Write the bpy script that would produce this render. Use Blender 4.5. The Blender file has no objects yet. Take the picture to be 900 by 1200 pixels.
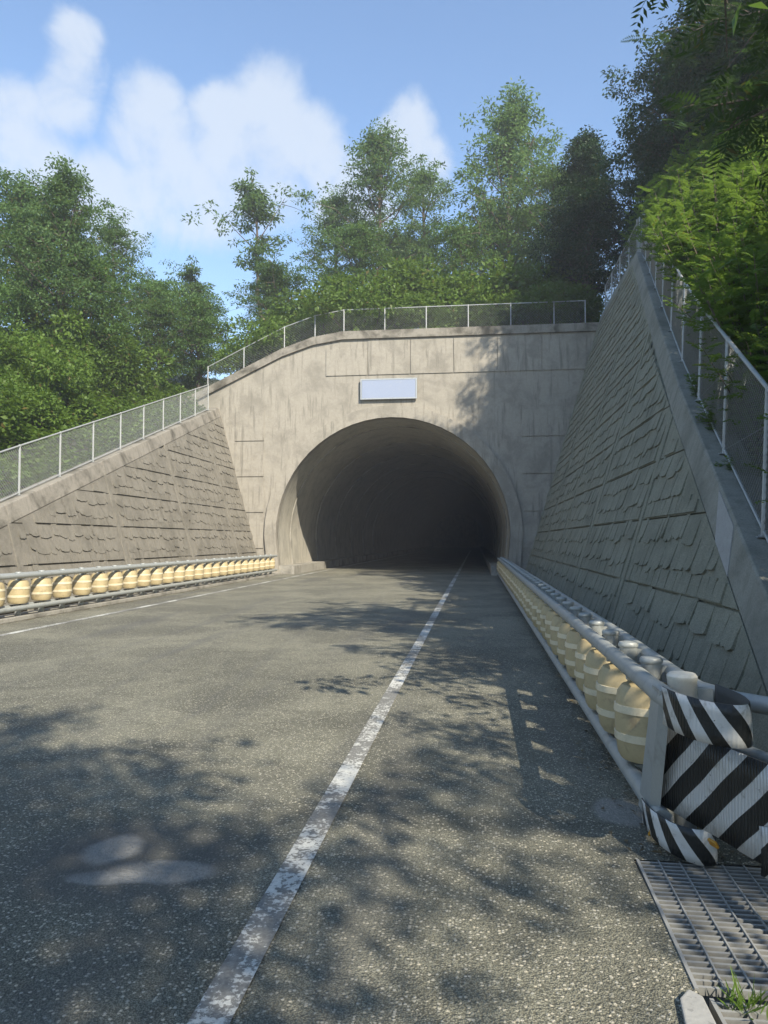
import bpy, bmesh, math, random
import numpy as np
from mathutils import Vector, Matrix
R = math.radians
C = bpy.context.scene.collection
S = bpy.context.scene

# ------------------------------------------------------------------ camera
cd = bpy.data.cameras.new('camera'); cam = bpy.data.objects.new('camera', cd); C.objects.link(cam)
cd.sensor_fit = 'VERTICAL'; cd.sensor_height = 36; cd.sensor_width = 27; cd.lens = 26.01
cd.clip_start = .05; cd.clip_end = 6000
cam.location = (0, 0, 1.6)
cam.rotation_euler = (R(90 + 2.18), 0, R(7.096))
S.camera = cam

# ------------------------------------------------------------------ light, sky, exposure
SUN_AZ = 35.0      # degrees to the right of straight behind the camera (road axis)
SUN_EL = 38.0
ld = bpy.data.lights.new('sun', 'SUN'); ld.energy = 4.9; ld.angle = R(.53); ld.color = (1, .92, .78)
sun = bpy.data.objects.new('sun', ld); C.objects.link(sun)
to_sun = Vector((math.sin(R(SUN_AZ)) * math.cos(R(SUN_EL)), -math.cos(R(SUN_AZ)) * math.cos(R(SUN_EL)), math.sin(R(SUN_EL))))
sun.rotation_euler = to_sun.to_track_quat('Z', 'Y').to_euler()
sun.location = (30, -40, 60)
S.view_settings.view_transform = 'Standard'; S.view_settings.look = 'None'
S.view_settings.exposure = 0.76; S.view_settings.gamma = 1
S.view_settings.use_curve_mapping = False


class NT:
    """small node-tree builder"""
    def __init__(s, tree): s.t = tree; s.n = tree.nodes; s.l = tree.links
    def new(s, kind, **kw):
        n = s.n.new(kind)
        for k, v in kw.items():
            if k == 'ins':
                for i, x in v.items():
                    if hasattr(x, 'is_linked'): s.l.new(x, n.inputs[i])
                    else: n.inputs[i].default_value = x
            else: setattr(n, k, v)
        return n
    def math(s, op, a, b=0.0, c=0.0, clamp=False):
        return s.new('ShaderNodeMath', operation=op, use_clamp=clamp, ins={0: a, 1: b, 2: c}).outputs[0]
    def mix(s, fac, a, b, blend='MIX'):
        n = s.new('ShaderNodeMix', data_type='RGBA', blend_type=blend)
        for i, x in ((0, fac), (6, a), (7, b)):
            if hasattr(x, 'is_linked'): s.l.new(x, n.inputs[i])
            else: n.inputs[i].default_value = x if i == 0 else (*x, 1)[:4]
        return n.outputs[2]
    def ramp(s, fac, lo, hi, a=0.0, b=1.0):
        return s.new('ShaderNodeMapRange', interpolation_type='SMOOTHSTEP', ins={0: fac, 1: lo, 2: hi, 3: a, 4: b}).outputs[0]
    def noise(s, vec, scale, detail=4, rough=.55, dist=0.0):
        return s.new('ShaderNodeTexNoise', ins={'Vector': vec, 'Scale': scale, 'Detail': detail, 'Roughness': rough, 'Distortion': dist}).outputs[0]


W = bpy.data.worlds.new('World'); S.world = W; W.use_nodes = True
w = NT(W.node_tree)
for n in list(w.n): w.n.remove(n)
sky = w.new('ShaderNodeTexSky', sky_type='NISHITA', sun_disc=False)
sky.sun_elevation = R(SUN_EL); sky.sun_rotation = math.atan2(to_sun.x, to_sun.y)
sky.air_density = 1.15; sky.dust_density = .3; sky.ozone_density = 3.2
tc = w.new('ShaderNodeTexCoord').outputs['Generated']
# clouds: a bank of cumulus low over the hill plus loose cloud round the rest of the sky
nz = w.noise(tc, 11.0, 7, .62, .3)
nz2 = w.noise(tc, 2.2, 3, .5)
dens = None
for (cx, cy, cz), r in (((-0.422, 0.729, 0.539), 0.031), ((-0.433, 0.743, 0.511), 0.039), ((-0.450, 0.751, 0.484), 0.042), ((-0.492, 0.739, 0.461), 0.049), ((-0.491, 0.761, 0.424), 0.058), ((-0.373, 0.783, 0.498), 0.041), ((-0.377, 0.802, 0.463), 0.055), ((-0.369, 0.827, 0.425), 0.061), ((-0.285, 0.819, 0.497), 0.042), ((-0.241, 0.833, 0.497), 0.063), ((-0.209, 0.852, 0.480), 0.056), ((-0.262, 0.851, 0.456), 0.082), ((-0.187, 0.868, 0.460), 0.042), ((-0.079, 0.866, 0.494), 0.039), ((-0.066, 0.887, 0.457), 0.047), ((-0.336, 0.849, 0.407), 0.062), ((-0.434, 0.808, 0.399), 0.065), ((-0.144, 0.895, 0.423), 0.064), ((.35, .85, .35), .12), ((.7, .6, .3), .16), ((-.8, .45, .3), .14), ((-.85, .4, .42), .1), ((-.9, -.2, .28), .18), ((.2, -.9, .35), .16), ((.85, -.3, .32), .16)):
    v = Vector((cx, cy, cz)).normalized()
    dist = w.new('ShaderNodeVectorMath', operation='DISTANCE', ins={0: tc, 1: tuple(v)}).outputs['Value']
    b = w.ramp(dist, r * .35, r * 1.55, 1, 0)
    dens = b if dens is None else w.math('MAXIMUM', dens, b)
f = w.math('ADD', w.math('MULTIPLY', dens, .9), w.math('MULTIPLY', w.math('SUBTRACT', nz, .5), 1.7))
f = w.math('ADD', f, w.math('MULTIPLY', w.math('SUBTRACT', nz2, .5), .5))
cloud = w.ramp(f, .30, 1.0, 0, .74)
skyc = w.new('ShaderNodeVectorMath', operation='MULTIPLY', ins={0: sky.outputs[0], 1: (1.0, 1.0, 1.0)}).outputs[0]
col = w.mix(cloud, skyc, (3.3, 3.6, 4.0))
bg = w.new('ShaderNodeBackground', ins={'Color': col, 'Strength': .15})
out = w.new('ShaderNodeOutputWorld', ins={'Surface': bg.outputs[0]})

# ------------------------------------------------------------------ materials
def material(name):
    m = bpy.data.materials.new(name); m.use_nodes = True
    t = NT(m.node_tree)
    bs = [n for n in t.n if n.type == 'BSDF_PRINCIPLED'][0]
    return m, t, bs

def bump(t, bs, h, strength, dist=.01):
    b = t.new('ShaderNodeBump', ins={'Height': h, 'Strength': strength, 'Distance': dist})
    t.l.new(b.outputs[0], bs.inputs['Normal'])

def objco(t): return t.new('ShaderNodeTexCoord').outputs['Object']
def worldpos(t): return t.new('ShaderNodeNewGeometry').outputs['Position']
def scaled(t, v, s): return t.new('ShaderNodeVectorMath', operation='MULTIPLY', ins={0: v, 1: s}).outputs[0]

def concrete(name, base, stain, speck=.25, streak=.5, stain_amt=.7, bmp=.5, rough=.9):
    m, t, bs = material(name); p = worldpos(t)
    a = t.noise(p, 1.1, 6, .62, .4)
    b = t.noise(scaled(t, p, (3.2, 3.2, .35)), 1.6, 5, .6)
    c = t.noise(p, 55, 3, .6)
    d = t.noise(p, 9, 4, .6)
    k = t.math('MULTIPLY', t.ramp(a, .42, .68), stain_amt)
    k2 = t.math('MULTIPLY', t.ramp(b, .48, .7), streak)
    col = t.mix(t.math('MAXIMUM', k, k2), base, stain)
    sp = t.math('ADD', t.math('MULTIPLY', t.math('SUBTRACT', c, .5), speck * 2), t.math('ADD', 1.0, t.math('MULTIPLY', t.math('SUBTRACT', d, .5), .35)))
    col = t.new('ShaderNodeVectorMath', operation='SCALE', ins={0: col, 3: sp}).outputs[0]
    pit = t.ramp(t.noise(p, 30, 2, .5), .64, .72, 0, .5)
    col = t.mix(pit, col, tuple(x * .45 for x in base))
    t.l.new(col, bs.inputs['Base Color']); bs.inputs['Roughness'].default_value = rough
    bump(t, bs, t.math('ADD', c, t.math('MULTIPLY', d, 1.2)), bmp, .012)
    return m

def paint(name, colr, rough=.5, metal=0.0, dirt=(.12, .11, .09), amt=.4, speck=0.06):
    m, t, bs = material(name); p = worldpos(t)
    a = t.noise(p, 7, 5, .65, .5); c = t.noise(p, 60, 3, .6)
    col = t.mix(t.math('MULTIPLY', t.ramp(a, .5, .75), amt), colr, dirt)
    col = t.new('ShaderNodeVectorMath', operation='SCALE', ins={0: col, 3: t.math('ADD', 1, t.math('MULTIPLY', t.math('SUBTRACT', c, .5), speck * 4))}).outputs[0]
    t.l.new(col, bs.inputs['Base Color']); bs.inputs['Metallic'].default_value = metal
    r = t.math('ADD', rough, t.math('MULTIPLY', t.math('SUBTRACT', a, .5), .3))
    t.l.new(r, bs.inputs['Roughness'])
    bump(t, bs, t.math('ADD', a, t.math('MULTIPLY', c, .4)), .15, .004)
    return m

def leaf_mat(name, c1, c2, transl=.35, tcol=None, rough=.5, gloss=.3):
    m, t, bs = material(name)
    g = t.new('ShaderNodeNewGeometry')
    o = t.new('ShaderNodeObjectInfo')
    cl = t.noise(g.outputs['Position'], .8, 3, .6)
    k = t.math('ADD', t.math('MULTIPLY', g.outputs['Random Per Island'], .6), t.math('MULTIPLY', t.ramp(cl, .3, .7), .4))
    col = t.mix(k, c1, c2)
    val = t.math('ADD', .8, t.math('MULTIPLY', o.outputs['Random'], .4))
    col = t.new('ShaderNodeVectorMath', operation='SCALE', ins={0: col, 3: val}).outputs[0]
    old = t.ramp(g.outputs['Random Per Island'], .975, .985)
    col = t.mix(old, col, (.14, .11, .03))
    t.l.new(col, bs.inputs['Base Color'])
    bs.inputs['Roughness'].default_value = rough
    bs.inputs['Specular IOR Level'].default_value = gloss
    tr = t.new('ShaderNodeBsdfTranslucent')
    tcl = t.mix(.5, col, tcol or (c2[0] * 1.3, c2[1] * 1.3, c2[2] * .6))
    t.l.new(tcl, tr.inputs['Color'])
    mx = t.new('ShaderNodeMixShader', ins={0: transl})
    t.l.new(bs.outputs[0], mx.inputs[1]); t.l.new(tr.outputs[0], mx.inputs[2])
    outn = [n for n in t.n if n.type == 'OUTPUT_MATERIAL'][0]
    t.l.new(mx.outputs[0], outn.inputs['Surface'])
    return m

M = {}
M['wall_right'] = concrete('shingle_cast_concrete', (.255, .25, .185), (.14, .14, .10), .6, .55, .6, 1.0)
M['wall_left'] = concrete('weathered_cast_concrete', (.225, .205, .165), (.11, .10, .076), .45, .6, .6, .8)
M['coping'] = concrete('coping_concrete', (.26, .255, .21), (.135, .135, .105), .4, .6, .75, .6)
M['coping_left'] = concrete('mossy_coping_concrete', (.28, .255, .21), (.075, .068, .05), .3, .4, .95, .5)
M['mortar'] = concrete('smooth_mortar', (.34, .335, .31), (.25, .245, .225), .15, .2, .4, .15)
M['portal'] = concrete('portal_concrete', (.34, .31, .255), (.175, .16, .13), .15, .8, .55, .35)
M['lining'] = concrete('tunnel_lining_concrete', (.42, .39, .32), (.2, .19, .16), .1, .6, .5, .2)
M['kerb'] = concrete('kerb_concrete', (.34, .32, .27), (.12, .11, .09), .3, .2, .8, .6)
M['galv'] = paint('galvanised_steel', (.42, .44, .44), .5, .35, (.2, .19, .17), .45)
M['rail'] = paint('grey_painted_rail', (.335, .35, .33), .45, .1, (.16, .155, .13), .4)
M['railwhite'] = paint('pale_post_paint', (.60, .58, .50), .55, 0, (.3, .27, .2), .5)
M['roller'] = paint('cream_yellow_roller_plastic', (.44, .355, .195), .55, 0, (.22, .17, .10), .7)
M['band'] = paint('dull_reflective_band', (.66, .58, .40), .4, 0, (.3, .25, .15), .4)
M['fence'] = paint('fence_steel', (.40, .41, .395), .5, .2, (.2, .19, .16), .45)
M['wire'] = paint('fence_wire_steel', (.32, .33, .32), .55, .2, (.1, .095, .085), .4)
M['grate'] = paint('grating_steel', (.215, .215, .20), .6, .1, (.12, .11, .09), .7)
def pale_tops(m):
    t = NT(m.node_tree); bs = [n for n in t.n if n.type == 'BSDF_PRINCIPLED'][0]; src = bs.inputs['Base Color'].links[0].from_socket
    z = t.new('ShaderNodeSeparateXYZ', ins={0: t.new('ShaderNodeNewGeometry').outputs['True Normal']}).outputs[2]
    t.l.new(t.mix(t.ramp(z, .8, .95, 0, .75), src, (.33, .33, .31)), bs.inputs['Base Color'])   # faces that point up get a paler grey than the sides
pale_tops(M['grate'])
M['sheet_back'] = paint('dark_sheet_back', (.05, .052, .05), .7, 0, (.09, .08, .07), .4)
M['amber'] = paint('amber_plastic', (.50, .24, .02), .4, 0, (.1, .06, .02), .5)
M['bark'] = concrete('bark', (.13, .10, .075), (.06, .05, .04), .3, .7, .5, 1.0)
M['sign'] = paint('pale_blue_sign_face', (.30, .345, .45), .4, 0, (.4, .42, .45), .3)
M['soil'] = concrete('hill_soil', (.055, .06, .03), (.03, .03, .018), .4, 0, .7, 1.0)
M['ground'] = concrete('far_ground', (.09, .10, .05), (.06, .07, .03), .3, 0, .7, .6)
M['verge'] = concrete('dusty_verge_concrete', (.20, .19, .165), (.09, .085, .07), .4, 0, .8, .8)

def asphalt():
    m, t, bs = material('worn_asphalt'); p = worldpos(t)
    big = t.noise(p, .55, 5, .6, .6); mid = t.noise(p, 2.6, 5, .6, .3); fine = t.noise(p, 40, 3, .6)
    base = t.mix(t.ramp(big, .36, .66), (.165, .161, .122), (.285, .274, .203))
    base = t.mix(t.math('MULTIPLY', t.ramp(mid, .5, .72), .55), base, (.135, .131, .102))
    vo = t.new('ShaderNodeTexVoronoi', ins={'Vector': p, 'Scale': 68.0})
    vr = t.new('ShaderNodeSeparateColor', ins={0: vo.outputs['Color']})
    stone = t.math('MULTIPLY', t.ramp(vr.outputs[0], .70, .85), t.ramp(vo.outputs['Distance'], .6, .3))
    stonec = t.mix(vr.outputs[1], (.46, .44, .37), (.56, .50, .37))
    vo2 = t.new('ShaderNodeTexVoronoi', ins={'Vector': p, 'Scale': 150.0})
    base = t.new('ShaderNodeVectorMath', operation='SCALE', ins={0: base, 3: t.ramp(vo2.outputs['Distance'], .1, .75, 1.25, .45)}).outputs[0]
    col = t.mix(t.math('MULTIPLY', stone, .9), base, stonec)
    # oil-darkened strips along the two wheel paths and streaks lengthwise
    st = t.noise(scaled(t, p, (1.6, .12, 1)), 1.0, 4, .55)
    col = t.mix(t.math('MULTIPLY', t.ramp(st, .5, .72), .45), col, (.10, .10, .095))
    # two dried-cement spots near the camera, with their own shape
    warp = t.new('ShaderNodeTexNoise', ins={'Vector': p, 'Scale': 3.0, 'Detail': 4.0})
    wv = t.new('ShaderNodeVectorMath', operation='MULTIPLY_ADD', ins={0: warp.outputs['Color'], 1: (.16, .16, 0), 2: p}).outputs[0]
    for (x, y, rx, ry, dark) in ((-1.75, 3.60, .50, .45, 1), (-1.52, 3.47, .27, .13, 0), (-1.74, 3.40, .22, .08, 0), (-1.86, 3.68, .21, .24, 1), (-1.87, 3.70, .155, .18, 0), (.84, 4.55, .16, .22, 2)):
        q = t.new('ShaderNodeVectorMath', operation='MULTIPLY', ins={0: t.new('ShaderNodeVectorMath', operation='SUBTRACT', ins={0: wv, 1: (x + .08, y + .08, 0)}).outputs[0], 1: (1 / rx, 1 / ry, 0)}).outputs[0]
        ln = t.new('ShaderNodeVectorMath', operation='LENGTH', ins={0: q}).outputs['Value']
        if dark == 1: col = t.mix(t.ramp(ln, 1.4, .8, 0, .65), col, (.095, .094, .085))
        else:
            gc = t.new('ShaderNodeVectorMath', operation='SCALE', ins={0: (.29, .28, .25), 3: t.math('ADD', .6, t.math('MULTIPLY', fine, .8))}).outputs[0]
            col = t.mix(t.ramp(ln, 1.15, .75, 0, .7), col, gc)
    t.l.new(col, bs.inputs['Base Color'])
    bs.inputs['Roughness'].default_value = .8; bs.inputs['Specular IOR Level'].default_value = .35
    hgt = t.math('ADD', t.math('MULTIPLY', vo2.outputs['Distance'], -.8), t.math('ADD', t.math('MULTIPLY', vo.outputs['Distance'], -1.0), t.math('MULTIPLY', fine, .5)))
    bump(t, bs, hgt, .9, .006)
    return m
M['asphalt'] = asphalt()

def road_paint():
    m, t, bs = material('worn_white_road_paint'); p = worldpos(t)
    a = t.noise(p, 9, 6, .7, .4); b = t.noise(p, 45, 4, .65); c = t.noise(p, .9, 2, .5)
    k = t.math('ADD', t.math('MULTIPLY', a, .5), t.math('ADD', t.math('MULTIPLY', b, .5), t.math('MULTIPLY', t.math('SUBTRACT', c, .5), .5)))
    worn = t.ramp(k, .455, .515)
    fine = t.noise(p, 60, 3, .6)
    pc = t.new('ShaderNodeVectorMath', operation='SCALE', ins={0: (.58, .575, .52), 3: t.math('ADD', .65, t.math('MULTIPLY', fine, .6))}).outputs[0]
    ac = t.new('ShaderNodeVectorMath', operation='SCALE', ins={0: (.19, .185, .165), 3: t.math('ADD', .3, t.math('MULTIPLY', fine, 1.4))}).outputs[0]
    t.l.new(t.mix(worn, pc, ac), bs.inputs['Base Color']); bs.inputs['Roughness'].default_value = .75
    bump(t, bs, t.math('ADD', t.math('MULTIPLY', worn, -1.0), fine), .5, .004)
    return m
M['line'] = road_paint()

def striped(name, period, black, slope, off=0.0, ribs=True):
    """black diagonal bands printed on dull reflective sheet; uv = metres along the sheet"""
    m, t, bs = material(name)
    uv = t.new('ShaderNodeUVMap').outputs[0]
    sp = t.new('ShaderNodeSeparateXYZ', ins={0: uv})
    p = worldpos(t)
    k = t.math('FRACT', t.math('DIVIDE', t.math('ADD', t.math('SUBTRACT', sp.outputs[0], t.math('MULTIPLY', sp.outputs[1], slope)), off + 50 * period), period))
    isb = t.math('LESS_THAN', k, black / period)
    rib = t.new('ShaderNodeTexWave', wave_type='BANDS', bands_direction='X', ins={'Vector': uv, 'Scale': 16.0, 'Distortion': .4, 'Detail': 1.0}).outputs['Fac']
    d = t.noise(p, 18, 5, .7, .6); d2 = t.noise(p, 70, 3, .6); d3 = t.noise(p, 30, 4, .7)
    wh = t.mix(t.math('MULTIPLY', t.ramp(d, .5, .78), .75), (.58, .58, .55), (.20, .18, .14))
    if ribs: wh = t.mix(t.math('MULTIPLY', rib, .18), wh, (.30, .30, .29))
    wh = t.mix(t.ramp(d3, .66, .70), wh, (.05, .045, .035))
    bl = t.mix(t.math('MULTIPLY', t.ramp(d2, .4, .8), .5), (.012, .014, .013), (.035, .036, .033))
    t.l.new(t.mix(isb, wh, bl), bs.inputs['Base Color'])
    bs.inputs['Roughness'].default_value = .42; bs.inputs['Metallic'].default_value = .1
    bump(t, bs, t.math('ADD', t.math('MULTIPLY', rib, 1.0 if ribs else .3), t.math('MULTIPLY', d, .6)), .5, .006)
    return m
M['stripe_plate'] = striped('black_and_white_striped_sheet', .235, .13, 1.0, .20)
M['stripe_sleeve'] = striped('black_and_white_striped_sleeve', .15, .075, -.75, .02, False)

M['leaf_locust'] = leaf_mat('locust_leaf', (.085, .155, .052), (.15, .235, .09), .45)
M['leaf_broad'] = leaf_mat('broad_leaf', (.07, .135, .034), (.125, .21, .058), .42)
M['leaf_dark'] = leaf_mat('dark_leaf', (.02, .05, .016), (.045, .092, .03), .25)
M['leaf_silk'] = leaf_mat('silk_tree_leaf', (.03, .065, .02), (.06, .11, .03), .4)
M['leaf_shoot'] = leaf_mat('bright_shoot_leaf', (.09, .165, .03), (.165, .25, .052), .52)
M['leaf_vine'] = leaf_mat('vine_leaf', (.085, .15, .024), (.145, .225, .04), .42)

# ------------------------------------------------------------------ mesh helpers
def world_loc(o):
    v = Vector((0, 0, 0))
    while o is not None: v += o.location; o = o.parent
    return v

def tag(o, label=None, cat=None, group=None, kind=None):
    for k, v in (('label', label), ('category', cat), ('group', group), ('kind', kind)):
        if v: o[k] = v
    return o

def empty(name, loc, label, cat, group=None):
    o = bpy.data.objects.new(name, None); C.objects.link(o); o.location = loc; o.empty_display_size = .2
    return tag(o, label, cat, group)

def link(name, me, parent=None, loc=(0, 0, 0), rot=(0, 0, 0), scale=None):
    o = bpy.data.objects.new(name, me); C.objects.link(o); o.location = loc; o.rotation_euler = rot
    if scale is not None: o.scale = scale
    if parent is not None: o.parent = parent
    return o

class MB:
    def __init__(s): s.v = []; s.f = []; s.uv = {}
    def add(s, vs, fs):
        n = len(s.v); s.v += [tuple(x) for x in vs]; s.f += [tuple(i + n for i in f) for f in fs]; return n
    def box(s, c, d, m=None):
        vs = [Vector((x * d[0] / 2, y * d[1] / 2, z * d[2] / 2)) for x in (-1, 1) for y in (-1, 1) for z in (-1, 1)]
        if m is not None: vs = [m @ v for v in vs]
        vs = [v + Vector(c) for v in vs]
        s.add(vs, [(0, 1, 3, 2), (4, 6, 7, 5), (0, 4, 5, 1), (2, 3, 7, 6), (0, 2, 6, 4), (1, 5, 7, 3)])
    def tube(s, pts, r, n=10, cap=True):
        pts = [Vector(p) for p in pts]; rs = r if isinstance(r, (list, tuple)) else [r] * len(pts)
        base = len(s.v); prev = None
        for i, p in enumerate(pts):
            d = (pts[min(i + 1, len(pts) - 1)] - pts[max(i - 1, 0)]).normalized()
            if prev is None:
                a = d.cross(Vector((0, 0, 1)))
                if a.length < .05: a = d.cross(Vector((1, 0, 0)))
            else: a = prev - d * prev.dot(d)
            a.normalize(); prev = a; b = d.cross(a)
            s.v += [tuple(p + (a * math.cos(t) + b * math.sin(t)) * rs[i]) for t in (2 * math.pi * k / n for k in range(n))]
        for i in range(len(pts) - 1):
            for k in range(n):
                a = base + i * n + k; b = base + i * n + (k + 1) % n
                s.f.append((a, b, b + n, a + n))
        if cap:
            s.f.append(tuple(base + k for k in range(n))[::-1]); e = base + (len(pts) - 1) * n
            s.f.append(tuple(e + k for k in range(n)))
    def lathe(s, prof, n=20, c=(0, 0, 0)):
        base = len(s.v)
        for (r, z) in prof: s.v += [(c[0] + r * math.cos(2 * math.pi * k / n), c[1] + r * math.sin(2 * math.pi * k / n), c[2] + z) for k in range(n)]
        for i in range(len(prof) - 1):
            for k in range(n):
                a = base + i * n + k; b = base + i * n + (k + 1) % n
                s.f.append((a, b, b + n, a + n))
        s.f.append(tuple(base + k for k in range(n))[::-1]); e = base + (len(prof) - 1) * n
        s.f.append(tuple(e + k for k in range(n)))
    def prism(s, poly, off):
        """poly: 3-D points of a planar outline; off: extrusion vector"""
        n = len(poly); off = Vector(off)
        vs = [Vector(p) for p in poly]; vs += [v + off for v in vs]
        s.add(vs, [tuple(range(n))[::-1], tuple(range(n, 2 * n))] + [(i, (i + 1) % n, n + (i + 1) % n, n + i) for i in range(n)])
    def mesh(s, name, m=None, smooth=False, origin=(0, 0, 0), fix=True):
        me = bpy.data.meshes.new(name); o = Vector(origin)
        me.from_pydata([tuple(Vector(v) - o) for v in s.v], [], s.f)
        if fix:
            bm = bmesh.new(); bm.from_mesh(me); bmesh.ops.recalc_face_normals(bm, faces=bm.faces)
            bm.to_mesh(me); bm.free()
        if m is not None: me.materials.append(M[m] if isinstance(m, str) else m)
        if smooth:
            me.polygons.foreach_set('use_smooth', [True] * len(me.polygons))
            me.set_sharp_from_angle(angle=R(40))
        me.update(); return me
    def build(s, name, m, parent=None, smooth=False, kind=None, fix=True, bevel=0):
        o = world_loc(parent) if parent is not None else Vector((0, 0, 0))
        me = s.mesh(name, m, smooth, o, fix)
        if bevel:
            bm = bmesh.new(); bm.from_mesh(me)
            es = [e for e in bm.edges if len(e.link_faces) == 2 and e.calc_face_angle(0) > .5]
            bmesh.ops.bevel(bm, geom=es, offset=bevel, segments=2, profile=.6, affect='EDGES', clamp_overlap=True)
            bm.to_mesh(me); bm.free()
        ob = link(name, me, parent)
        if kind: ob['kind'] = kind
        return ob

def quads_mesh(name, V, m):
    """V: (N,4,3) array of quads -> mesh"""
    N = len(V); me = bpy.data.meshes.new(name)
    me.vertices.add(N * 4); me.vertices.foreach_set('co', V.reshape(-1).astype(np.float32))
    me.loops.add(N * 4); me.loops.foreach_set('vertex_index', np.arange(N * 4, dtype=np.int32))
    me.polygons.add(N); me.polygons.foreach_set('loop_start', np.arange(0, N * 4, 4, dtype=np.int32))
    me.polygons.foreach_set('loop_total', np.full(N, 4, dtype=np.int32))
    me.materials.append(M[m]); me.update(calc_edges=True); return me

def norm(a): return a / np.maximum(np.linalg.norm(a, axis=-1, keepdims=True), 1e-9)

def leaf_quads(base, axis, up, length, width, fold=.15):
    """rhombus leaves: base point, axis direction, rough up direction"""
    axis = norm(axis); side = norm(np.cross(axis, up)); nrm = np.cross(side, axis)
    L = np.asarray(length)[:, None]; Wd = np.asarray(width)[:, None]
    mid = base + axis * L * .45 + nrm * Wd * fold
    tip = base + axis * L - nrm * Wd * fold
    return np.stack([base, mid + side * Wd * .5, tip, mid - side * Wd * .5], axis=1)

# ------------------------------------------------------------------ measured lines of the site
PORT = 34.0                                   # the tunnel front
def xr(z): return 2.65 + .30 * (z - 1.6)      # right wall face
def xl(z): return -(10.5 + .28 * (z - 1.6))   # left wall face
def lerp_table(tb, y):
    for (a, za), (b, zb) in zip(tb, tb[1:]):
        if y <= b: return za + (zb - za) * (y - a) / (b - a)
    return tb[-1][1]
RT = [(4.0, -.66), (6.32, .50), (10.74, 2.71), (13.18, 3.94), (26.6, 11.30), (27.4, 11.30), (60, 11.05)]
LT = [(9.0, -.10), (15.97, 2.05), (20.8, 3.51), (60, 15.4)]
def zr(y): return lerp_table(RT, y)           # underside of the right coping
def zl(y): return lerp_table(LT, y)

# ------------------------------------------------------------------ ground, road, verges
g = MB(); g.add([(-3000, -3000, -.6), (3000, -3000, -.6), (3000, 3000, -.6), (-3000, 3000, -.6)], [(0, 1, 2, 3)])
tag(g.build('ground', 'ground'), kind='structure')

GX0, GX1, GY0, GY1 = .775, 1.79, .60, 3.90     # drain channel in the road edge
g = MB()
def rect(x0, x1, y0, y1, z=0.0): g.add([(x0, y0, z), (x1, y0, z), (x1, y1, z), (x0, y1, z)], [(0, 1, 2, 3)])
rect(-13.5, GX0, -30, 170); rect(GX0, GX1, GY1, 170); rect(GX0, GX1, -30, GY0); rect(GX1, 6.5, -30, 170)
tag(g.build('road', 'asphalt'), kind='structure')
g = MB()
rect(1.25, 2.9, 4.4, PORT, .004); rect(-11.2, -9.32, 4, PORT, .004)
tag(g.build('verge', 'verge'), kind='structure')
g = MB(); rect(-.955, -.815, -10, 120, .006); tag(g.build('road_edge_line', 'line'), kind='structure')
g = MB(); rect(-7.99, -7.85, -10, 120, .006); tag(g.build('road_edge_line', 'line'), kind='structure')
# concrete footing below the far guardrail
g = MB(); y = 9.0
g.box((-9.17, 21.45, .045), (.36, 25.0, .09))
tag(g.build('kerb', 'kerb', bevel=.015), kind='structure')
# drain channel below the gratings
g = MB()
g.box(((GX0 + GX1) / 2, (GY0 + GY1) / 2, -.47), (GX1 - GX0 + .2, GY1 - GY0 + .2, .08))
for x in (GX0 - .045, GX1 + .045): g.box((x, (GY0 + GY1) / 2, -.221), (.084, GY1 - GY0 + .2, .43))
for y in (GY0 - .045, GY1 + .045): g.box(((GX0 + GX1) / 2, y, -.225), (GX1 - GX0, .084, .42))
tag(g.build('drain_channel', 'kerb'), kind='structure')
rng = random.Random(4)
g = MB(); poly = [(.665, 1.2), (.655, 1.7), (.672, 2.2), (.66, 2.5), (.69, 2.72), (.735, 2.78), (.772, 2.74), (.773, 1.2)]
g.prism([(x, y, .001) for x, y in poly], (0, 0, .022)); tag(g.build('gutter_edging', 'mortar', bevel=.006), kind='structure')

# ------------------------------------------------------------------ drain gratings
bar_m = MB(); bar_m.box((0, 0, -.014), (.99, .013, .028)); bar_me = bar_m.mesh('bar', 'grate')
def grating(y0, y1, dx, label, turn):
    t = empty('drain_grating', (GX0 + .505 + dx, (y0 + y1) / 2, .004), label, 'drain grating')
    L = y1 - y0
    for x in (-.5, .5):
        fr = MB(); fr.box((world_loc(t).x + x * .996, (y0 + y1) / 2, .004 - .017), (.014, L, .04)); fr.build('side_bar', 'grate', t)
    n = int(L / .040)
    for i in range(n): link('bar', bar_me, t, (0, -L / 2 + (i + .5) * L / n, 0))
    rm = MB(); rm.box((0, 0, 0), (.007, L - .01, .010)); rme = rm.mesh('cross_rod', 'grate')
    for i in range(9): link('cross_rod', rme, t, (-.4 + i * .1, 0, -.0015 + .0025))
    t.rotation_euler = (0, 0, turn)
grating(2.80, 3.88, 0, 'steel bar drain grating just below the striped barrier end', R(-1.2))
grating(1.70, 2.765, .03, 'dusty drain grating at the lower right corner with a weed on its edge', R(.8))
# weed in the joint
rg = np.random.default_rng(3); n = 46
b = np.zeros((n, 3)); b[:, :2] = rg.normal(0, .025, (n, 2)); a = np.stack([rg.normal(0, .6, n), rg.normal(0, .6, n), rg.uniform(.4, 1.2, n)], 1)
wv = leaf_quads(b, a, np.tile([0, 0, 1.0], (n, 1)) + rg.normal(0, .2, (n, 3)), rg.uniform(.05, .13, n), rg.uniform(.006, .014, n))
o = link('weed', quads_mesh('weed', wv, 'leaf_shoot'), None, (.90, 2.72, .0)); tag(o, 'small green weed growing through the drain grating by the edging', 'weed')

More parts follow.
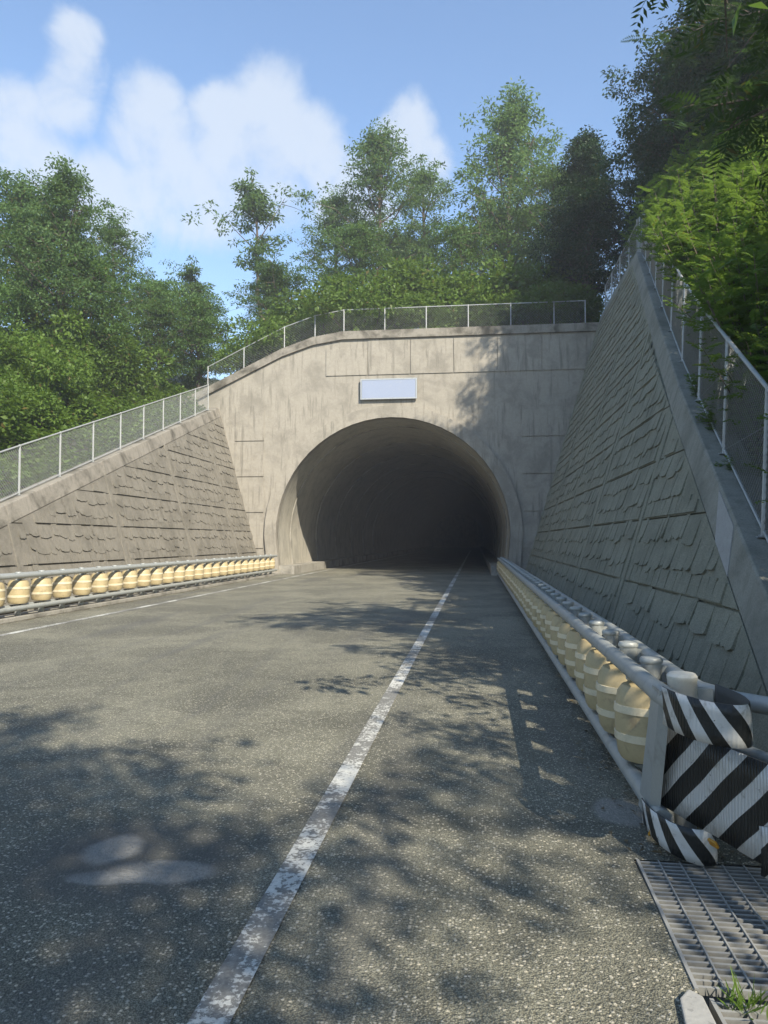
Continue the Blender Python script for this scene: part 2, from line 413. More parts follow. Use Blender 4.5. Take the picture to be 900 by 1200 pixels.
# ------------------------------------------------------------------ retaining walls
def shingle_variant(rng, wd, hg, curl):
    """tongue-shaped cast piece in the (s, t) plane, growing proud towards its foot; +z is out of the wall"""
    n = 11; k0 = rng.uniform(.12, .3); pw = rng.uniform(.45, .8); sk = rng.uniform(-.12, .12)
    pts = [(-wd / 2, hg), (wd / 2, hg), (wd / 2 + rng.uniform(-.012, .012), hg * .6), (wd / 2, hg * k0)]
    for i in range(1, n):
        a = math.pi * i / n; x = wd / 2 * math.cos(a)
        yv = hg * k0 * (1 - math.sin(a) ** pw) + sk * x
        pts.append((x + rng.uniform(-.008, .008), max(-.03, yv + rng.uniform(-.016, .016))))
    pts += [(-wd / 2, hg * k0), (-wd / 2 + rng.uniform(-.012, .012), hg * .6)]
    th = lambda t: .034 * (1 - t / hg) + .004 * (t / hg)
    vs = [(x, t, th(t)) for x, t in pts] + [(x, t, -.01) for x, t in pts]
    k = len(pts)
    me = bpy.data.meshes.new('shingle')
    me.from_pydata(vs, [], [tuple(range(k))] + [(i, k + i, k + (i + 1) % k, (i + 1) % k) for i in range(k)])
    bm = bmesh.new(); bm.from_mesh(me); bmesh.ops.recalc_face_normals(bm, faces=bm.faces); bm.to_mesh(me); bm.free()
    return me

def clip_poly(poly, a, b, c):
    """keep a*x+b*y<=c"""
    outp = []
    for i, p in enumerate(poly):
        q = poly[(i + 1) % len(poly)]; dp = a * p[0] + b * p[1] - c; dq = a * q[0] + b * q[1] - c
        if dp <= 0: outp.append(p)
        if dp * dq < 0:
            k = dp / (dp - dq); outp.append((p[0] + (q[0] - p[0]) * k, p[1] + (q[1] - p[1]) * k))
    return outp

def retaining_wall(side, label, mat, cop_mat, face, ztop, y0, y1, joints, groove0, breaks, seed, ncap):
    """side +1: wall to the right of the road facing -x; -1: wall on the left facing +x"""
    rng = random.Random(seed)
    bat = .30 if side > 0 else .28
    t = empty('retaining_wall', (face(0), (y0 + y1) / 2, 0), label, 'wall')
    nv = Vector((-side * 1, 0, bat)).normalized()            # outward normal
    up = Vector((side * bat, 0, 1)).normalized()             # up the slope
    along = Vector((0, 1, 0))
    def P(y, z, out=0.0): return Vector((face(z), y, z)) + nv * out
    # body
    ys = sorted(set([y0, y1] + [b for b in breaks if y0 < b < y1]))
    mb = MB(); top = [P(y, ztop(y) + .02) for y in ys]; bot = [P(y, -.5) for y in reversed(ys)]
    mb.prism(top + bot, (side * .55, 0, 0)); mb.build('wall_body', mat, t)
    # ribs between the bays
    for yj in joints:
        if y0 < yj < y1 and ztop(yj) > .2:
            mb = MB(); h = ztop(yj)
            poly = [P(yj - .10, -.1, -.02), P(yj + .10, -.1, -.02), P(yj + .10, h, -.02), P(yj - .10, h, -.02)]
            mb.prism(poly, nv * .085); mb.build('rib', mat, t, bevel=.012)
    # panels: one per bay and course
    bays = sorted(set([y0, y1] + [j for j in joints if y0 < j < y1]))
    PT = .045; places = []
    for a, b in zip(bays, bays[1:]):
        a1 = a + (.115 if a in joints else 0); b1 = b - (.115 if b in joints else 0)
        k = -1
        while True:
            z0 = groove0 + k * .985; z1 = z0 + .985; k += 1
            if z0 > max(ztop(a), ztop(b)): break
            lo = max(z0 + .012, -.1); hi = z1 - .012
            poly = [(a1, lo), (b1, lo), (b1, hi), (a1, hi)]
            # clip under the coping line (piecewise straight, rising towards the portal)
            for c0, c1 in zip(ys, ys[1:]):
                if c1 <= a1 or c0 >= b1: continue
                s = (ztop(c1) - ztop(c0)) / (c1 - c0)
                poly = clip_poly(poly, -s, 1, ztop(c0) - s * c0 - .012) if s >= 0 else poly
            if len(poly) < 3: continue
            ar = abs(sum(p[0] * q[1] - q[0] * p[1] for p, q in zip(poly, poly[1:] + poly[:1]))) / 2
            if ar < .05: continue
            mb = MB(); mb.prism([P(y, z, -.02) for y, z in poly], nv * (PT + .02)); mb.build('panel', mat, t)
            # cast shingles: a hanging row, a second row and a foot row of plain staves
            for row, (zb, hg, w0, w1) in enumerate(((z0 + .64, .32, .20, .55), (z0 + .25, .40, .22, .62), (z0 + .025, .25, .16, .42))):
                y = a1 + rng.uniform(-.1, .2)
                while y < b1 - .15:
                    wd = rng.uniform(w0, w1)
                    dz0 = 0
                    if row < 2 and rng.random() < .25: wd *= .5; dz0 = .06
                    yc = y + wd / 2; dz = rng.uniform(-.06, .05) + dz0 if row < 2 else 0
                    if yc - wd / 2 > a1 + .01 and yc + wd / 2 < b1 - .01 and zb + dz > -.02:
                        lowtop = min(ztop(yc - wd / 2), ztop(yc + wd / 2))
                        if zb + hg + dz < lowtop - .02: places.append((yc, zb + dz, wd, hg, row))
                        elif zb + dz + .16 < lowtop - .02: places.append((yc, zb + dz, wd, lowtop - .03 - zb - dz, row))
                    y += wd * 1.02 + (rng.uniform(0, .10) if row == 0 and rng.random() < .4 else 0)
    var = [[shingle_variant(rng, .36, .32, 0) for _ in range(9)], [shingle_variant(rng, .42, .40, 0) for _ in range(9)], []]
    for _ in range(4):
        mb = MB(); mb.add([(-.15, 0, .026), (.15, 0, .024), (.14, .27, .018), (-.145, .27, .016), (-.15, 0, -.01), (.15, 0, -.01), (.14, .27, -.01), (-.145, .27, -.01)],
                          [(0, 1, 2, 3), (4, 0, 3, 7), (1, 5, 6, 2), (4, 5, 1, 0), (3, 2, 6, 7)])
        var[2].append(mb.mesh('shingle', None))
    for vv in var:
        for me in vv: me.materials.append(M[mat])
    base_h = (.32, .40, .27); base_w = (.36, .42, .30)
    camx = Vector((0, 0, 1.6))
    def score(p):
        q = P(p[0], p[1]); d = q - camx
        u = math.degrees(math.atan2(d.x, d.y)) + 7.1
        return (d.length if -27.5 < u < 27.5 and p[4] < 2 else 1000 + d.length) * (1 if p[4] < 2 else 1)
    places.sort(key=score)
    o0 = world_loc(t)
    rest = MB()
    for i, (yc, zb, wd, hg, row) in enumerate(places):
        me = rng.choice(var[row]); sx = wd / base_w[row] * .97; sy = hg / base_h[row]; so = rng.uniform(.75, 1.15)
        org = P(yc, zb, PT)
        fl = rng.choice((-1, 1))
        m = Matrix.Identity(4)
        ax = along * (-side)   # right-handed frame: along, up, normal
        m.col[0] = (*(ax * sx), 0); m.col[1] = (*(up * sy), 0); m.col[2] = (*(nv * so), 0); m.col[3] = (*(org - o0), 1)
        if i < ncap:
            o = bpy.data.objects.new('shingle', me); C.objects.link(o); o.parent = t; o.matrix_local = m
        else:
            n = len(rest.v)
            rest.v += [tuple((m @ v.co.to_4d()).to_3d() + o0) for v in me.vertices]
            rest.f += [tuple(k + n for k in p.vertices) for p in me.polygons]
    if rest.v: rest.build('shingle_field', mat, t, kind='stuff', fix=False)
    # coping, one piece per bay
    cuts = sorted(set([y0, y1] + [j for j in joints if y0 < j < y1] + [b for b in breaks if y0 < b < y1 and b > 20]))
    for a, b in zip(cuts, cuts[1:]):
        a2, b2 = a + .006, b - .006
        def sec(y):
            z = ztop(y); f = P(y, z, .055)
            return [f, f + Vector((side * .12, 0, .40)), f + Vector((side * .14, 0, .425)), f + Vector((side * .62, 0, .425)), f + Vector((side * .62, 0, 0))]
        A = sec(a2); B = sec(b2); mb = MB(); n = len(A)
        mb.add(A + B, [tuple(range(n)), tuple(range(2 * n - 1, n - 1, -1))] + [(i, n + i, n + (i + 1) % n, (i + 1) % n) for i in range(n)])
        mb.build('coping', cop_mat, t, bevel=.012)
    return t, P

r_joints = (7.9, 12.62, 17.82, 23.02, 28.22, 33.4)
l_joints = (10.5, 15.7, 20.9, 26.1, 31.3)
wall_r, PR = retaining_wall(1, 'tall shaded concrete retaining wall with cast shingles on the right of the road', 'wall_right', 'coping', xr, zr, 5.2, PORT,
                            tuple(j for j in r_joints if j > 8), .93, [p[0] for p in RT], 11, 300)
wall_l, PL = retaining_wall(-1, 'sunlit concrete retaining wall with cast shingles on the left of the road', 'wall_left', 'coping_left', xl, zl, 9.4, PORT,
                            l_joints, 1.0, [p[0] for p in LT], 12, 300)
# smooth mortar wedge where two coping lengths meet on the right
y = 8.05
mb = MB(); pts = []
def cf(y, k): return PR(y, zr(y), .06) + Vector((.12 * k, 0, .40 * k)) + Vector((-.0, 0, 0))
poly = [cf(8.45, .02), cf(7.75, .02), cf(8.0, .97), cf(8.85, .97)]
mb.prism([p + Vector((-.004, 0, .001)) for p in poly], (.03, 0, -.008)); mb.build('mortar_joint', 'mortar', wall_r)

# ------------------------------------------------------------------ tunnel
TXC, TR, TZC = -3.9, 5.45, 1.85
def arch(r, n=28, zlow=0.0):
    pts = []
    x = r * math.sqrt(max(0, 1 - ((zlow - TZC) / (r * 1.9)) ** 2))
    pts.append((TXC + x * .985, zlow))
    for i in range(n + 1):
        a = math.pi * i / n; pts.append((TXC + r * math.cos(a), TZC + r * math.sin(a)))
    pts.append((TXC - x * .985, zlow)); return pts
top_line = [(-14.6, 7.75), (-13.2, 8.35), (-11.1, 9.35), (-9.1, 10.3), (-7.6, 10.8), (-6.2, 11.02), (6.3, 11.02)]
tun = empty('tunnel_portal', (TXC, PORT, 0), 'beige concrete tunnel portal with dark arched opening at the end of the road', 'tunnel')
ar = arch(TR + .45)
outline = [(xr(0) + .6, 0), (6.3, 11.02)] + list(reversed(top_line))[1:] + [(xl(0) - .5, 0)]
def ray_out(ang):
    dx, dz = math.cos(ang), math.sin(ang); best = 1e9
    for p, q in zip(outline, outline[1:]):
        ex, ez = q[0] - p[0], q[1] - p[1]; det = dx * -ez + ex * dz
        if abs(det) < 1e-9: continue
        px, pz = p[0] - TXC, p[1] - TZC
        tt = (px * -ez + ex * pz) / det; uu = (dx * pz - dz * px) / det
        if tt > 0 and -1e-6 <= uu <= 1 + 1e-6: best = min(best, tt)
    return (TXC + dx * best, TZC + dz * best)
RO = TR + .45
angs = sorted(set([math.pi * i / 40 for i in range(41)] + [math.atan2(z - TZC, x - TXC) for x, z in outline if z > TZC]))
inn = [ar[0]] + [(TXC + RO * math.cos(a), TZC + RO * math.sin(a)) for a in angs] + [ar[-1]]
outp = [(outline[0][0], 0)] + [ray_out(a) for a in angs] + [(outline[-1][0], 0)]
mb = MB(); n = len(inn)
for yy in (PORT, PORT + 1.0):
    mb.v += [(x, yy, z) for x, z in inn] + [(x, yy, z) for x, z in outp]
for i in range(n - 1):
    mb.f += [(i, i + 1, n + i + 1, n + i), (2 * n + i + 1, 2 * n + i, 3 * n + i, 3 * n + i + 1), (n + i, n + i + 1, 3 * n + i + 1, 3 * n + i)]
mb.build('headwall', 'portal', tun)
# arch ring, proud of the wall
mb = MB(); ai, ao = arch(TR), arch(TR + .55); n = len(ai); ya, yb = PORT - .14, PORT + 1.0
mb.add([(x, ya, z) for x, z in ai] + [(x, ya, z) for x, z in ao] + [(x, yb, z) for x, z in ai] + [(x, yb, z) for x, z in ao],
       [q for i in range(n - 1) for q in ((i, i + 1, n + i + 1, n + i), (2 * n + i, 2 * n + i + 1, i + 1, i), (n + i, n + i + 1, 3 * n + i + 1, 3 * n + i))])
mb.build('arch_ring', 'portal', tun, smooth=True)
# lining
mb = MB(); ai = arch(TR - .02); m2 = len(ai); yy = [PORT + .2, 38, 44, 52, 64, 80, 110, 160]
for y in yy: mb.v += [(x, y, z) for x, z in ai]
for j in range(len(yy) - 1):
    for i in range(m2 - 1): mb.f.append((j * m2 + i, j * m2 + i + 1, (j + 1) * m2 + i + 1, (j + 1) * m2 + i))
e = (len(yy) - 1) * m2; mb.f.append(tuple(e + i for i in range(m2)))
mb.build('lining', 'lining', tun, smooth=True, fix=False)
for x in (TXC + TR - .45, TXC - TR + .45):
    mb = MB(); mb.box((x, 90, .2), (.85, 112, .4)); mb.build('walkway', 'kerb', tun)
for y in (36.5, 42.5, 48.5, 54.5, 60.5, 66.5):
    mb = MB(); a0 = arch(TR - .06); a1 = arch(TR + .02); k = len(a0)
    for yy in (y, y + .10): mb.v += [(x, yy, z) for x, z in a0] + [(x, yy, z) for x, z in a1]
    for i in range(k - 1): mb.f += [(i, i + 1, 2 * k + i + 1, 2 * k + i), (i, k + i, k + i + 1, i + 1), (2 * k + i, 2 * k + i + 1, 3 * k + i + 1, 3 * k + i)]
    mb.build('lining_joint', 'kerb', tun)
# coping of the headwall, and cast joints
mb = MB()
for (xa, za), (xb, zb) in zip(top_line, top_line[1:]):
    mb.add([(xa, PORT - .12, za + .004), (xb, PORT - .12, zb + .004), (xb, PORT - .12, zb + .38), (xa, PORT - .12, za + .38), (xa, PORT + .9, za + .004), (xb, PORT + .9, zb + .004), (xb, PORT + .9, zb + .38), (xa, PORT + .9, za + .38)],
           [(0, 1, 2, 3), (5, 4, 7, 6), (3, 2, 6, 7), (1, 0, 4, 5)] + ([(0, 3, 7, 4)] if xa == top_line[0][0] else []) + ([(1, 5, 6, 2)] if xb == 6.3 else []))
mb.build('coping', 'coping_left', tun)
# raised panels on the headwall (formwork bays)
def panel(x0, x1, z0, z1):
    mb = MB(); mb.box(((x0 + x1) / 2, PORT - .012, (z0 + z1) / 2), (x1 - x0 - .05, .06, z1 - z0 - .05)); mb.build('panel', 'portal', tun)
for x0 in (-9.0, -7.0, -5.0, -3.0, -1.0, 1.0, 3.0):
    panel(x0, x0 + 2.0, 9.95 if x0 == -9.0 else 9.3, 10.95 if x0 > -6 else (10.2 if x0 < -8 else 10.6)) if x0 > -8.5 else None
for z0 in (1.2, 2.9, 4.6, 6.3): 
    panel(2.05 + .3 * 0, 2.55 + .3 * (z0 - .0) * .9, z0, z0 + 1.7)
    panel(-11.4 if z0 > 2 else -10.9, -9.95, z0, z0 + 1.7)
sg = empty('tunnel_sign', (-4.0, PORT - .2, 8.6), 'plain pale blue rectangular name board above the tunnel arch', 'sign')
mb = MB(); mb.box((-4.0, PORT - .14, 8.62), (2.5, .05, .85)); mb.build('board', 'sign', sg, bevel=.01)
mb = MB()
for z in (8.62 - .45, 8.62 + .45): mb.box((-4.0, PORT - .135, z), (2.64, .08, .06))
for x in (-5.29, -2.71): mb.box((x, PORT - .135, 8.62), (.06, .08, .84))
mb.build('frame', 'galv', sg)

# ------------------------------------------------------------------ chain-link fences
def chain_fence(pts, height, label, lean=0.0, brace=True, gap=.075, name='chain_link_fence', base=True):
    """pts: post feet"""
    t = empty(name, pts[0], label, 'fence'); o0 = world_loc(t)
    ln = Vector((lean, 0, height))
    pm = MB(); pm.tube([(0, 0, 0), ln + Vector((lean * .02, 0, .03))], .028, 8); pme = pm.mesh('post', 'fence', True)
    bmh = MB(); bmh.box((0, 0, .006), (.16, .16, .012))
    for sx in (-.055, .055):
        for sy in (-.055, .055): bmh.box((sx, sy, .02), (.018, .018, .018))
    bme = bmh.mesh('base_plate', 'galv')
    for p in pts:
        po = link('post', pme, t, Vector(p) - o0)
        if base: link('base_plate', bme, po)
    for a, b in zip(pts, pts[1:]):
        a = Vector(a); b = Vector(b)
        at, bt = a + ln, b + ln
        mb = MB(); mb.tube([at, bt], .024, 8); mb.build('top_rail', 'fence', t, True)
        lo = ln * (.07 / height)
        mb = MB(); mb.tube([a + lo, b + lo], .018, 6); mb.build('bottom_rail', 'fence', t, True)
        # woven wire: two families of straight diagonals in the skewed panel
        e1 = b - a; e2 = ln * ((height - .09) / height); off = lo + Vector((0, 0, .01)); Lw = e1.length; H = e2.length
        mb = MB(); nrm = e1.cross(e2).normalized() * .003
        def Q(s, z): return a + off + e1 * (s / Lw) + e2 * (z / H)
        for fam in (1, -1):
            s = -H
            while s < Lw:
                p0, p1 = (s, 0), (s + H, H)
                if p0[0] < 0: p0 = (0, -s)
                if p1[0] > Lw: p1 = (Lw, Lw - s)
                if p1[0] - p0[0] > .01:
                    if fam < 0: A, B = Q(Lw - p0[0], p0[1]), Q(Lw - p1[0], p1[1])
                    else: A, B = Q(*p0), Q(*p1)
                    A = A + nrm * fam; B = B + nrm * fam
                    mb.tube([A, B], .0030 if gap < .08 else .0026, 3, cap=False)
                s += gap
        mb.build('chain_link', 'wire', t, kind='stuff', fix=False)
        if brace:
            mb = MB(); mb.tube([at - Vector((0, 0, .35)) + nrm * 4, b + lo + nrm * 4], .005, 4); mb.build('brace_wire', 'galv', t)
    return t
def foot_r(y, k=.34): return Vector((PR(y, zr(y), .055).x + k, y, zr(y) + .426 + .017 * 0))
def foot_l(y, k=.34): return Vector((PL(y, zl(y), .055).x - k, y, zl(y) + .426))
ysr = [5.6 + 2.12 * i for i in range(11)]
chain_fence([foot_r(y) for y in ysr], 1.48, 'chain-link fence climbing the coping of the right wall below the bushes', .07)
chain_fence([foot_r(y) + Vector((0, 0, 0)) for y in (27.1, 28.9, 30.7, 32.5, 34.1)], 1.45, 'level chain-link fence on the far end of the right wall by the tunnel', .04, False, .11)
ysl = [10.52 + 2.04 * i for i in range(12)]
chain_fence([foot_l(y) for y in ysl], 1.21, 'chain-link fence on the coping of the left wall below the vine slope', 0, False, .09)
tp = [(-12.9, 8.5 + .37), (-11.1, 9.35 + .385), (-9.1, 10.3 + .385), (-7.6, 10.8 + .385)] + [(-6.2 + 1.96 * i, 11.02 + .385) for i in range(6)] + [(5.0, 11.405)]
chain_fence([(x, PORT + .35, z) for x, z in tp], 1.15, 'chain-link fence along the top of the tunnel portal', 0, False, .12)
chain_fence([(5.9, 27.6, 11.9), (6.5, 29.2, 12.9), (7.3, 31.0, 14.2)], 1.4, 'short stretch of fence running uphill beyond the wall peak', 0, False, .12, base=False)

# ------------------------------------------------------------------ roller guardrails
prof = [(.10, 0), (.165, .012), (.186, .05), (.197, .14), (.20, .235), (.196, .33), (.183, .42), (.155, .462), (.10, .475)]
mb = MB(); mb.lathe(prof, 22); roller_me = mb.mesh('roller', 'roller', True)
mb = MB(); mb.lathe([(.192, .132), (.2035, .134), (.2055, .178), (.192, .18)], 22); band1 = mb.mesh('reflective_band', 'band', True)
mb = MB(); mb.lathe([(.19, .300), (.2045, .302), (.2015, .346), (.19, .348)], 22); band2 = mb.mesh('reflective_band', 'band', True)
mb = MB(); mb.lathe([(.062, 0), (.062, .84)], 16); post_me = mb.mesh('post', 'rail', True)
mb = MB(); mb.lathe([(.066, 0), (.070, .006), (.070, .022), (.062, .034), (.03, .040)], 16); cap_me = mb.mesh('post_cap', 'rail', True)
mb = MB(); mb.lathe([(.075, 0), (.075, .10), (.078, .104), (.078, .122), (.066, .136), (.03, .142)], 16); capw_me = mb.mesh('post_cap', 'railwhite', True)
brk = MB(); brk.box((0, 0, 0), (.30, .05, .09)); brk_me = brk.mesh('bracket', 'rail')

def guardrail(xp, side, ys, z0, label, y_end):
    t = empty('roller_guardrail', (xp, ys[0], z0), label, 'guardrail')
    o0 = world_loc(t); rr = random.Random(int(abs(xp) * 100))
    for i, y in enumerate(ys):
        po = link('post', post_me, t, (0, y - o0.y, 0))
        first = i == 0 and side > 0
        link('post_cap', capw_me if first else cap_me, po, (0, 0, .76 if first else .836))
        for zz in (.775, .165): link('bracket', brk_me, po, (0, 0, zz))
        if not first:
            ro = link('roller', roller_me, t, (rr.uniform(-.012, .012), y - o0.y, .235), (rr.uniform(-.03, .03), rr.uniform(-.03, .03), rr.uniform(0, 6)), (1.06, 1.06, 1))
            link('reflective_band', band1, ro); link('reflective_band', band2, ro)
    for dx in (-side * .13, side * .13):
        for z in (.80, .16):
            if dx * side > 0 and z > .5 and side > 0: continue
            mb = MB()
            pts = [(xp + dx, y_end[0], z0 + z), (xp + dx, y_end[1], z0 + z)]
            mb.tube(pts, .052, 14); mb.build('rail', 'rail', t, True)
    return t
ys = [4.12 + .70 * i for i in range(41)]
gr = guardrail(1.08, 1, ys, 0, 'grey steel guardrail with yellow rollers and a striped end on the right', (4.02, PORT - 1.2))
gl = guardrail(-9.14, -1, [9.1 + .80 * i for i in range(30)], .09, 'grey steel guardrail with yellow rollers below the sunlit left wall', (8.8, PORT - 1.2))
# rear top rail of the right guardrail, flaring away from the road at its end
mb = MB(); mb.tube([(1.21, PORT - 1.2, .80), (1.21, 6.4, .80), (1.20, 4.7, .785), (1.22, 4.28, .78), (1.32, 4.02, .78), (1.55, 3.78, .78), (2.2, 3.42, .78), (2.9, 3.2, .78)], .045, 14)
mb.build('rail', 'rail', gr, True)
mb = MB(); mb.tube([(1.27, 4.0, .56), (1.40, 3.7, .55), (1.62, 3.3, .53), (1.9, 2.9, .52)], .035, 10); mb.build('rail', 'rail', gr, True)
mb = MB()   # bolt hole boss on the flared rail
mb.tube([(1.43, 3.80, .775), (1.455, 3.85, .775)], .012, 10)
mb.build('bolt', 'bark', gr)
# end plate joining the two roadside rails
mb = MB()
poly = [(.95, 4.04, .845), (.955, 3.74, .865), (.985, 3.66, .84), (.985, 3.95, .30), (.97, 4.22, .10), (.95, 4.46, .09), (.945, 4.52, .14)]
poly = [(.905, 4.02, .85), (.905, 3.86, .85), (.905, 4.16, .10), (.905, 4.40, .10)]
mb.prism(poly, (.006, 0, 0)); 
mb.add([(.905, 3.86, .85), (.945, 3.80, .85), (.945, 4.10, .10), (.905, 4.16, .10)], [(0, 1, 2, 3)])
mb.build('end_plate', 'rail', gr)
mb = MB(); mb.tube([(.95, 4.10, .80), (.952, 3.95, .80), (.962, 3.80, .80), (1.0, 3.68, .79)], [.056, .056, .057, .05], 16); mb.build('rail_end', 'rail', gr, True)

def sheet(path, z0, z1, thick, mat, name, parent, n_sub=6, sag=0.0, s0=0.0):
    """a vertical bent sheet following a plan path; uv in metres; Catmull-smoothed"""
    P2 = [Vector(p) for p in path]; pts = []
    for i in range(len(P2) - 1):
        a = P2[max(i - 1, 0)]; b = P2[i]; c = P2[i + 1]; d = P2[min(i + 2, len(P2) - 1)]
        for k in range(n_sub):
            u = k / n_sub
            pts.append(.5 * ((2 * b) + (c - a) * u + (2 * a - 5 * b + 4 * c - d) * u * u + (3 * b - a - 3 * c + d) * u ** 3))
    pts.append(P2[-1])
    s = [0]
    for a, b in zip(pts, pts[1:]): s.append(s[-1] + (b - a).length)
    me = bpy.data.meshes.new(name); o0 = world_loc(parent)
    nr = 5; V = []; UV = []
    for i, p in enumerate(pts):
        tn = (pts[min(i + 1, len(pts) - 1)] - pts[max(i - 1, 0)]).normalized(); nn = Vector((-tn.y, tn.x))
        for r in range(nr):
            k = r / (nr - 1); bow = sag * math.sin(math.pi * k) + .004 * math.sin(s[i] * 17 + r)
            za = z0(s[i]) if callable(z0) else z0; zb = z1(s[i]) if callable(z1) else z1
            q = p - nn * bow * -1
            V.append((q.x - o0.x, q.y - o0.y, za + (zb - za) * k - o0.z)); UV.append((s0 + s[i], za + (zb - za) * k))
    F = [(i * nr + r, (i + 1) * nr + r, (i + 1) * nr + r + 1, i * nr + r + 1) for i in range(len(pts) - 1) for r in range(nr - 1)]
    me.from_pydata(V, [], F)
    ul = me.uv_layers.new(name='UVMap')
    for p in me.polygons:
        for li in p.loop_indices: ul.data[li].uv = UV[me.loops[li].vertex_index]
    me.polygons.foreach_set('use_smooth', [True] * len(me.polygons))
    me.materials.append(M[mat]); me.materials.append(M['sheet_back']); me.update()
    o = link(name, me, parent)
    sm = o.modifiers.new('thickness', 'SOLIDIFY'); sm.thickness = thick; sm.offset = 0; sm.material_offset = 1; sm.material_offset_rim = 1
    return o
sheet([(.955, 4.12), (1.06, 3.86), (1.15, 3.63), (1.24, 3.40), (1.34, 3.14), (1.50, 2.86), (1.75, 2.62)], lambda s: .205 - .01 * s, .64, .006, 'stripe_plate', 'striped_plate', gr, s0=0.02)
sheet([(.905, 3.80), (.93, 3.66), (1.0, 3.52), (1.11, 3.43), (1.20, 3.48), (1.225, 3.66), (1.20, 3.95)], lambda s: .70 - .02 * s, lambda s: .885 - .01 * s, .007, 'stripe_sleeve', 'striped_sleeve', gr)
sheet([(.89, 4.22), (.90, 4.04), (.96, 3.88), (1.06, 3.80), (1.15, 3.84), (1.19, 4.0)], lambda s: .04 + .03 * math.cos(s * 4), .2, .007, 'stripe_sleeve', 'striped_sleeve', gr, s0=.05)
sheet([(1.205, 3.40), (1.285, 3.20), (1.37, 2.98), (1.5, 2.75)], .165, lambda s: .40 - .25 * max(0, .1 - s), .006, 'stripe_plate', 'overlapping_striped_plate', gr, s0=.78)
for x, y, z, a in ((.915, 4.08, .07, .4), (1.10, 3.70, .175, -1.2), (1.235, 3.32, .15, -1.2)):
    mb = MB(); mt = Matrix.Rotation(a, 3, 'Z') @ Matrix.Rotation(.5, 3, 'X')
    mb.box((x, y, z), (.055, .014, .035), mt); mb.build('amber_reflector', 'amber', gr, bevel=.004)

# ------------------------------------------------------------------ hillside round the cutting
rim = []     # (x, y, z, outward direction in degrees)
for y in (-40, -20, -8, 0): rim.append((3.6, y, .0, 0))
for i in range(36):
    y = 4.6 + i * (PORT + .6 - 4.6) / 35; z = max(0.0, zr(y) + .30); rim.append((xr(max(0, zr(y))) + .58, y, z, 0))
for k in range(1, 6): rim.append((6.35, PORT + .9, 11.4, 90 * k / 6))
for (x, z) in ((5, 11.35), (3, 11.35), (1, 11.35), (-1, 11.35), (-3, 11.35), (-5, 11.35), (-6.2, 11.3), (-7.6, 11.1), (-9.1, 10.6), (-11.1, 9.7), (-13, 8.7)): rim.append((x, PORT + .9, z, 90))
for k in range(1, 6): rim.append((-13.6, PORT + .9, 8.1, 90 + 90 * k / 6))
for i in range(30):
    y = PORT + .4 - i * (PORT + .4 - 9.0) / 29; z = max(0.0, zl(y) + .30); rim.append((xl(max(0, zl(y))) - .58, y, z, 180))
for y in (4, -4, -20, -40): rim.append((-11.3, y, 0, 180))
OFFS = [0, .25, .6, 1.2, 2, 3, 4.5, 6.5, 9, 12, 16, 22, 30, 42, 60, 90]
def rise(d, side):
    s = (.62 if side == 'r' else .42 if side == 'l' else .30)
    return -.10 + s * d if d < 14 else -.10 + s * 14 + s * 14 * (1 - math.exp(-(d - 14) / 30)) * .9
hs = random.Random(9)
def hill_point(i, d):
    x, y, z, a = rim[i]; side = 'r' if a < 45 else 'l' if a > 135 else 'b'
    near = max(0, min(1, (y - 2) / 10)) if side != 'b' else 1
    r = rise(d, side)
    if a in (15, 30, 45, 60, 75): r = rise(d, 'r') + (rise(d, 'b') - rise(d, 'r')) * a / 90
    elif 90 < a < 180: r = rise(d, 'b') + (rise(d, 'l') - rise(d, 'b')) * (a - 90) / 90
    wob = .25 * math.sin(x * .7 + d * .9) * math.cos(y * .6 + d * .5) * min(1, d / 2)
    if near < 1: r *= .25 + .75 * near
    return Vector((x + d * math.cos(R(a)), y + d * math.sin(R(a)), z + r + wob))
mb = MB()
for i in range(len(rim)):
    for d in OFFS: mb.v.append(tuple(hill_point(i, d)))
nO = len(OFFS)
for i in range(len(rim) - 1):
    for j in range(nO - 1): mb.f.append((i * nO + j, i * nO + j + 1, (i + 1) * nO + j + 1, (i + 1) * nO + j))
for i in range(len(rim)):   # a skirt below the inner edge so no gap shows behind the coping
    x, y, z = mb.v[i * nO]; mb.v.append((x, y, z - 2.5))
sk = len(rim) * nO
for i in range(len(rim) - 1): mb.f.append((i * nO, (i + 1) * nO, sk + i + 1, sk + i))
hill = mb.build('hillside_terrain', 'soil', None, True); tag(hill, kind='structure')

def hill_at(idx_f, d):
    i = int(idx_f); i = max(0, min(len(rim) - 2, i)); k = idx_f - i
    return hill_point(i, d).lerp(hill_point(i + 1, d), k)
def rim_index(pred): return [i for i, r in enumerate(rim) if pred(r)]
IR = rim_index(lambda r: r[3] == 0 and r[1] >= 4.5); IB = rim_index(lambda r: 0 < r[3] < 180); IL = rim_index(lambda r: r[3] == 180 and r[1] >= 8.9)
def hill_xy(x, y):
    """terrain height by nearest fit of the loft"""
    if y <= PORT + .7:
        if x > 0:
            i = min(IR, key=lambda k: abs(rim[k][1] - y)); return hill_point(i, max(0, x - rim[i][0])).z
        i = min(IL, key=lambda k: abs(rim[k][1] - y)); return hill_point(i, max(0, rim[i][0] - x)).z
    if -13 <= x <= 5:
        i = min([k for k in IB if rim[k][3] == 90], key=lambda k: abs(rim[k][0] - x)); return hill_point(i, y - PORT - .9).z
    cx, cy = (6.35, PORT + .9) if x > 0 else (-13.6, PORT + .9)
    a = math.degrees(math.atan2(y - cy, x - cx)); i = min(IB, key=lambda k: abs(rim[k][3] - a) + (0 if (rim[k][0] > 0) == (x > 0) else 90))
    return hill_point(i, math.hypot(x - cx, y - cy)).z

